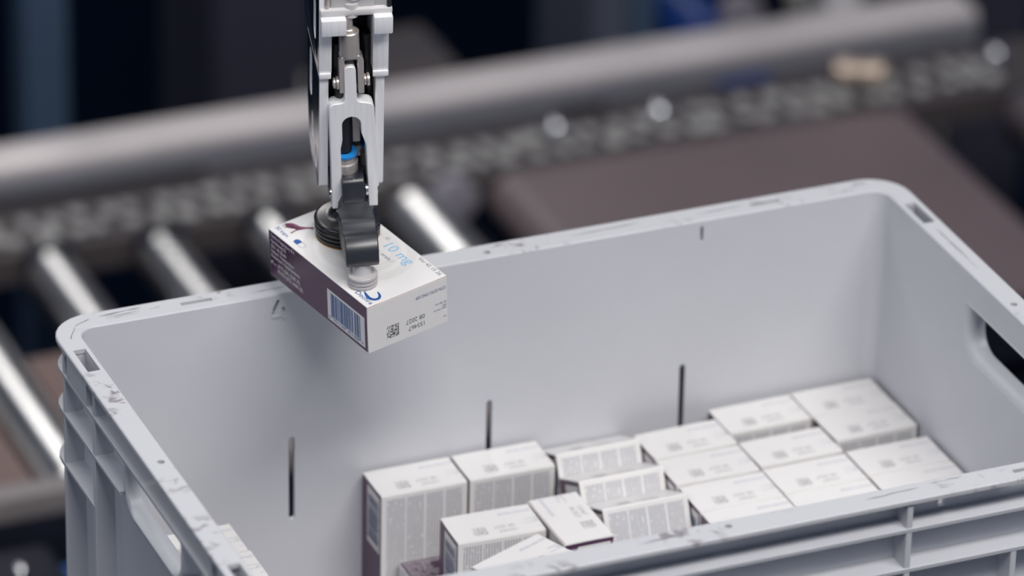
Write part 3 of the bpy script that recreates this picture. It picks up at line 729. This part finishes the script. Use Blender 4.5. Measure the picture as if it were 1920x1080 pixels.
# far rail: profile with lit top and shaded grooved face by colour, openings as dark blocks
bm = bmesh.new(); bx(bm, -420, 1030, 1432, 1484, H0 + 15, H0 + 26, 2.5); kp('side_rail', bm, M['rail_lit'])
bm = bmesh.new(); bx(bm, -420, 1030, 1430, 1482, H0 - 2, H0 + 15, .6); bx(bm, -420, 1030, 1432, 1480, H0 - 40, H0 - 14, .6); fr_ = kp('rail_profile', bm, M['rail_shaded'])
bm = bmesh.new(); bx(bm, 250, 1030, 1433, 1478, H0 - 14, H0 - 2); kp('rail_web', bm, M['rail_shaded'])
for x0, x1 in ((592, 642), (755, 812)):
    bm = bmesh.new(); bx(bm, x0, x1, 1426, 1432, H0 - 14, H0 - 1, 1.2, 1); kp('slot_shade', bm, M['blue_paint'] if x0 > 700 else M['tube'])  # solid dark blocks painting the shade of oblong openings
# chain bed
bm = bmesh.new(); bx(bm, -420, 1400, 1330, 1426, H0 - 34, H0 - 7); kp('chain_bed', bm, M['chain_dark'])
lm = None
for row, yy in enumerate((1354, 1382)):
    for k in range(44):
        xx = -110 + 26 * k + row * 12 + random.uniform(-5, 5)
        if lm is None:
            b2 = bmesh.new(); bx(b2, -9.5, 9.5, -9, 9, -6, 0, 2.2, 2); lathe(b2, [(4.2, 0), (3.6, 2.6), (1, 3.2)], n=10); lm = finish(b2, M['chain'], 40)
        o_ = link('chain_link', lm, cc); o_.location = Vector((xx - 305, yy - 1407 + random.uniform(-2, 2), H0 + random.uniform(-2.5, 1.5))) * MM
        o_.scale = (random.uniform(.6, 1.1), random.uniform(.7, 1.2), random.uniform(.6, 1.2)); o_.rotation_euler = (random.uniform(-.12, .12), random.uniform(-.12, .12), random.uniform(-.15, .15))
# roller end bearings and black end brackets
for x_ in (-138, -36, 66, 168, 270):
    bm = bmesh.new(); bx(bm, x_ - 22, x_ + 22, 1318.5, 1329, H0 - 50, H0 + 2, 3, 2); cp('bearing_block', bm, M['dark_rail'])
bm = bmesh.new(); lathe(bm, [(17, 1312), (22, 1314), (22, 1328), (8, 1329.5)], 'Y', c=(446, 0, H0 - 18), n=28); cp('end_cap', bm, M['grey_disc'], 40)
# bright dome nuts on the rail
for x_, r in ((570, 9.5), (674, 10.5), (1022, 9)):
    bm = bmesh.new(); lathe(bm, [(r, 0), (r, 5), (r * .95, 9), (r * .75, 14), (r * .4, 17), (.1, 18)], 'Z', c=(x_, 1378, H0 - 4), n=24); kp('dome_nut', bm, M['chrome'], 60)
# legs
for xx in (-330, 430):
    for yy in (924, 1300):
        bm = bmesh.new(); bx(bm, xx - 22, xx + 22, yy - 11, yy + 11, 0, H0 - 70, 2); cp('leg', bm, M['dark_rail'])
for xx in (-330, 430, 960):
    bm = bmesh.new(); bx(bm, xx - 22, xx + 22, 1436, 1476, 0, H0 - 40, 2); kp('leg', bm, M['dark_rail'])
for x0, x1, za, zb in ((-420, -396, 80, 10), (462, 474, 80, 52)):
    bm = bmesh.new(); bx(bm, x0, x1, 934, 1328, H0 - za, H0 - zb); cp('crossbar', bm, M['dark_rail'])
t = thing('brass_coupling', 'pale brass coupling lying by the far conveyor rail at upper right', 'coupling', (873, 1366, CZ + 4))
bm = bmesh.new(); mt_ = Matrix.Translation((0, 0, .014)) @ Matrix.Rotation(math.radians(-30), 4, 'Z') @ Matrix.Rotation(math.radians(0), 4, 'Y')
lathe(bm, [(8, -24), (11.5, -22), (11.5, -8), (9, -6), (9, 4), (12, 6), (12, 20), (8, 24)], 'X', n=24, mtx=mt_); part('sleeve', bm, M['brass'], t, 40)

# belt conveyor to the right
bc = thing('belt_conveyor', 'brown grey flat belt conveyor right of the zinc rollers', 'conveyor', (690, 1130, FL))
ox, oy = 690, 1130
def loopbelt(x0, x1, y0, y1, r, ztop):
    """flat belt round two end drums"""
    out = arc(x1 - r - ox, ztop - r, r, 90, -90, 10) + arc(x0 + r - ox, ztop - r, r, 270, 90, 10)
    bm = bmesh.new(); prism(bm, out, 'XZ', y0 - oy, y1 - oy); return bm
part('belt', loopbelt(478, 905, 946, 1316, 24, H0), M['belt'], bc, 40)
for yy in (936, 1318):
    bm = bmesh.new(); bx(bm, 490 - ox, 895 - ox, yy - oy, yy + 8 - oy, H0 - 60, H0 - 4, 1); part('side_plate', bm, M['dark_rail'], bc)
for xx in (540, 850):
    for yy in (980, 1290):
        bm = bmesh.new(); bx(bm, xx - 20 - ox, xx + 20 - ox, yy - 20 - oy, yy + 20 - oy, 0, H0 - 47, 2); part('leg', bm, M['dark_rail'], bc)
bc2 = thing('belt_conveyor', 'dark belt conveyor beyond the gap at the right edge', 'conveyor', (1230, 1130, FL)); ox = 1230
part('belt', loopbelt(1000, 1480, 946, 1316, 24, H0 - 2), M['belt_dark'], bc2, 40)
for yy in (936, 1318):
    bm = bmesh.new(); bx(bm, 1010 - ox, 1470 - ox, yy - oy, yy + 8 - oy, H0 - 60, H0 - 4, 1); part('side_plate', bm, M['dark_rail'], bc2)
for xx in (1060, 1420):
    for yy in (980, 1290):
        bm = bmesh.new(); bx(bm, xx - 20 - ox, xx + 20 - ox, yy - 20 - oy, yy + 20 - oy, 0, H0 - 49, 2); part('leg', bm, M['dark_rail'], bc2)

# motor box hung in front of the near rail
mb = thing('motor_box', 'black rounded drive box in front of the near conveyor rail, lower left', 'motor', (-160, 850, FL))
bm = bmesh.new(); bx(bm, -110, 78, -36, 33, H0 - 110, H0 - 22, 9, 3); part('housing', bm, M['dark_rail'], mb, 40)
bm = bmesh.new(); bx(bm, -60, 40, -20, 20, 0, H0 - 110, 2); part('pedestal', bm, M['dark_rail'], mb)
bm = bmesh.new(); lathe(bm, [(5, 0), (5, 4), (3, 6)], 'Z', c=(40, -10, H0 - 22), n=16); part('bolt', bm, M['chrome'], mb, 40)
bm = bmesh.new(); bx(bm, 66, 110, -10, 30, H0 - 70, H0 - 46, 3); part('cable_cover', bm, M['cable'], mb, 40)

# ------------------------------------------------------------------ machinery in the dark behind
def column(name, label, cat, x, y, wx, wy, h, m_, extra=None):
    t_ = thing(name, label, cat, (x, y, FL))
    bm = bmesh.new(); bx(bm, -wx / 2, wx / 2, -wy / 2, wy / 2, 12, h, 3); part('post', bm, m_, t_)
    bm = bmesh.new(); bx(bm, -wx * .9, wx * .9, -wy * .9, wy * .9, 0, 12, 2); part('base_plate', bm, m_, t_)
    return t_
column('steel_post', 'blue grey steel post behind the conveyor, far left', 'post', 188, 1720, 42, 42, 1700, M['post_blue'])
column('white_post', 'white post behind the far rail, upper right', 'post', 1014, 1700, 38, 38, 1500, M['white_paint'])
def cabinet(name, label, cat, x, y, wx, wy, h, m_, m2, doors=1):
    t_ = thing(name, label, cat, (x, y, FL))
    bm = bmesh.new(); bx(bm, -wx / 2, wx / 2, -wy / 2, wy / 2, 0, h, 4); part('housing', bm, m_, t_)
    for i in range(doors):
        dw = wx / doors
        bm = bmesh.new(); bx(bm, -wx / 2 + dw * i + 4, -wx / 2 + dw * (i + 1) - 4, -wy / 2 - 6, -wy / 2, 20, h - 10, 2); d_ = part('door', bm, m2 if i else m_, t_)
        bm = bmesh.new(); bx(bm, -wx / 2 + dw * (i + 1) - 14, -wx / 2 + dw * (i + 1) - 9, -wy / 2 - 14, -wy / 2 - 6, h * .5, h * .56, 1); part('handle', bm, M['chain'], d_)
    return t_
cabinet('control_cabinet', 'slate grey two door cabinet behind the far rail, right of the gripper', 'cabinet', 796, 1800, 70, 140, 900, M['cab'], M['post_blue'], 2)
cabinet('machine_cabinet', 'dim purple grey machine cabinet in the dark left of the gripper', 'cabinet', 430, 1850, 100, 160, 900, M['cab2'], M['cab2'], 1)
cabinet('machine_cabinet', 'dark slate machine cabinet at the upper right corner behind the rail', 'cabinet', 1160, 1790, 190, 120, 640, M['cab2'], M['cab2'], 2)
t = thing('cardboard_carton', 'brown grey carton in the shade behind the rail, right of the gripper', 'carton', (545, 1720, FL))
bm = bmesh.new(); bx(bm, -50, 50, -50, 50, 0, 535, 3); part('case', bm, M['brown_box'], t)
bm = bmesh.new(); bx(bm, -50, 50, -6, 6, 535, 536); part('tape', bm, M['cab2'], t)
t = thing('blue_motor', 'deep blue motor with a grey end cover behind the far rail', 'motor', (880, 1720, FL))
bm = bmesh.new(); lathe(bm, [(20, -60), (34, -55), (34, 40), (28, 46)], 'Y', c=(-16, 0, 510), n=28); part('housing', bm, M['blue_paint'], t, 40)
bm = bmesh.new(); lathe(bm, [(14, -64), (22, -62), (22, -50)], 'Y', c=(10, -2, 545), n=28); part('end_cover', bm, M['grey_disc'], t, 40)
bm = bmesh.new(); bx(bm, -44, 14, -40, 30, 0, 485, 3); part('pedestal', bm, M['blue_paint'], t)
t = thing('pipe_fitting', 'grey green metal pipe fitting left of the white post', 'fitting', (965, 1690, FL))
bm = bmesh.new(); lathe(bm, [(9, 0), (9, 470), (15, 474), (15, 500), (11, 504), (11, 540), (14, 545), (8, 556)], 'Z', n=24); part('pipe', bm, M['chain'], t, 40)
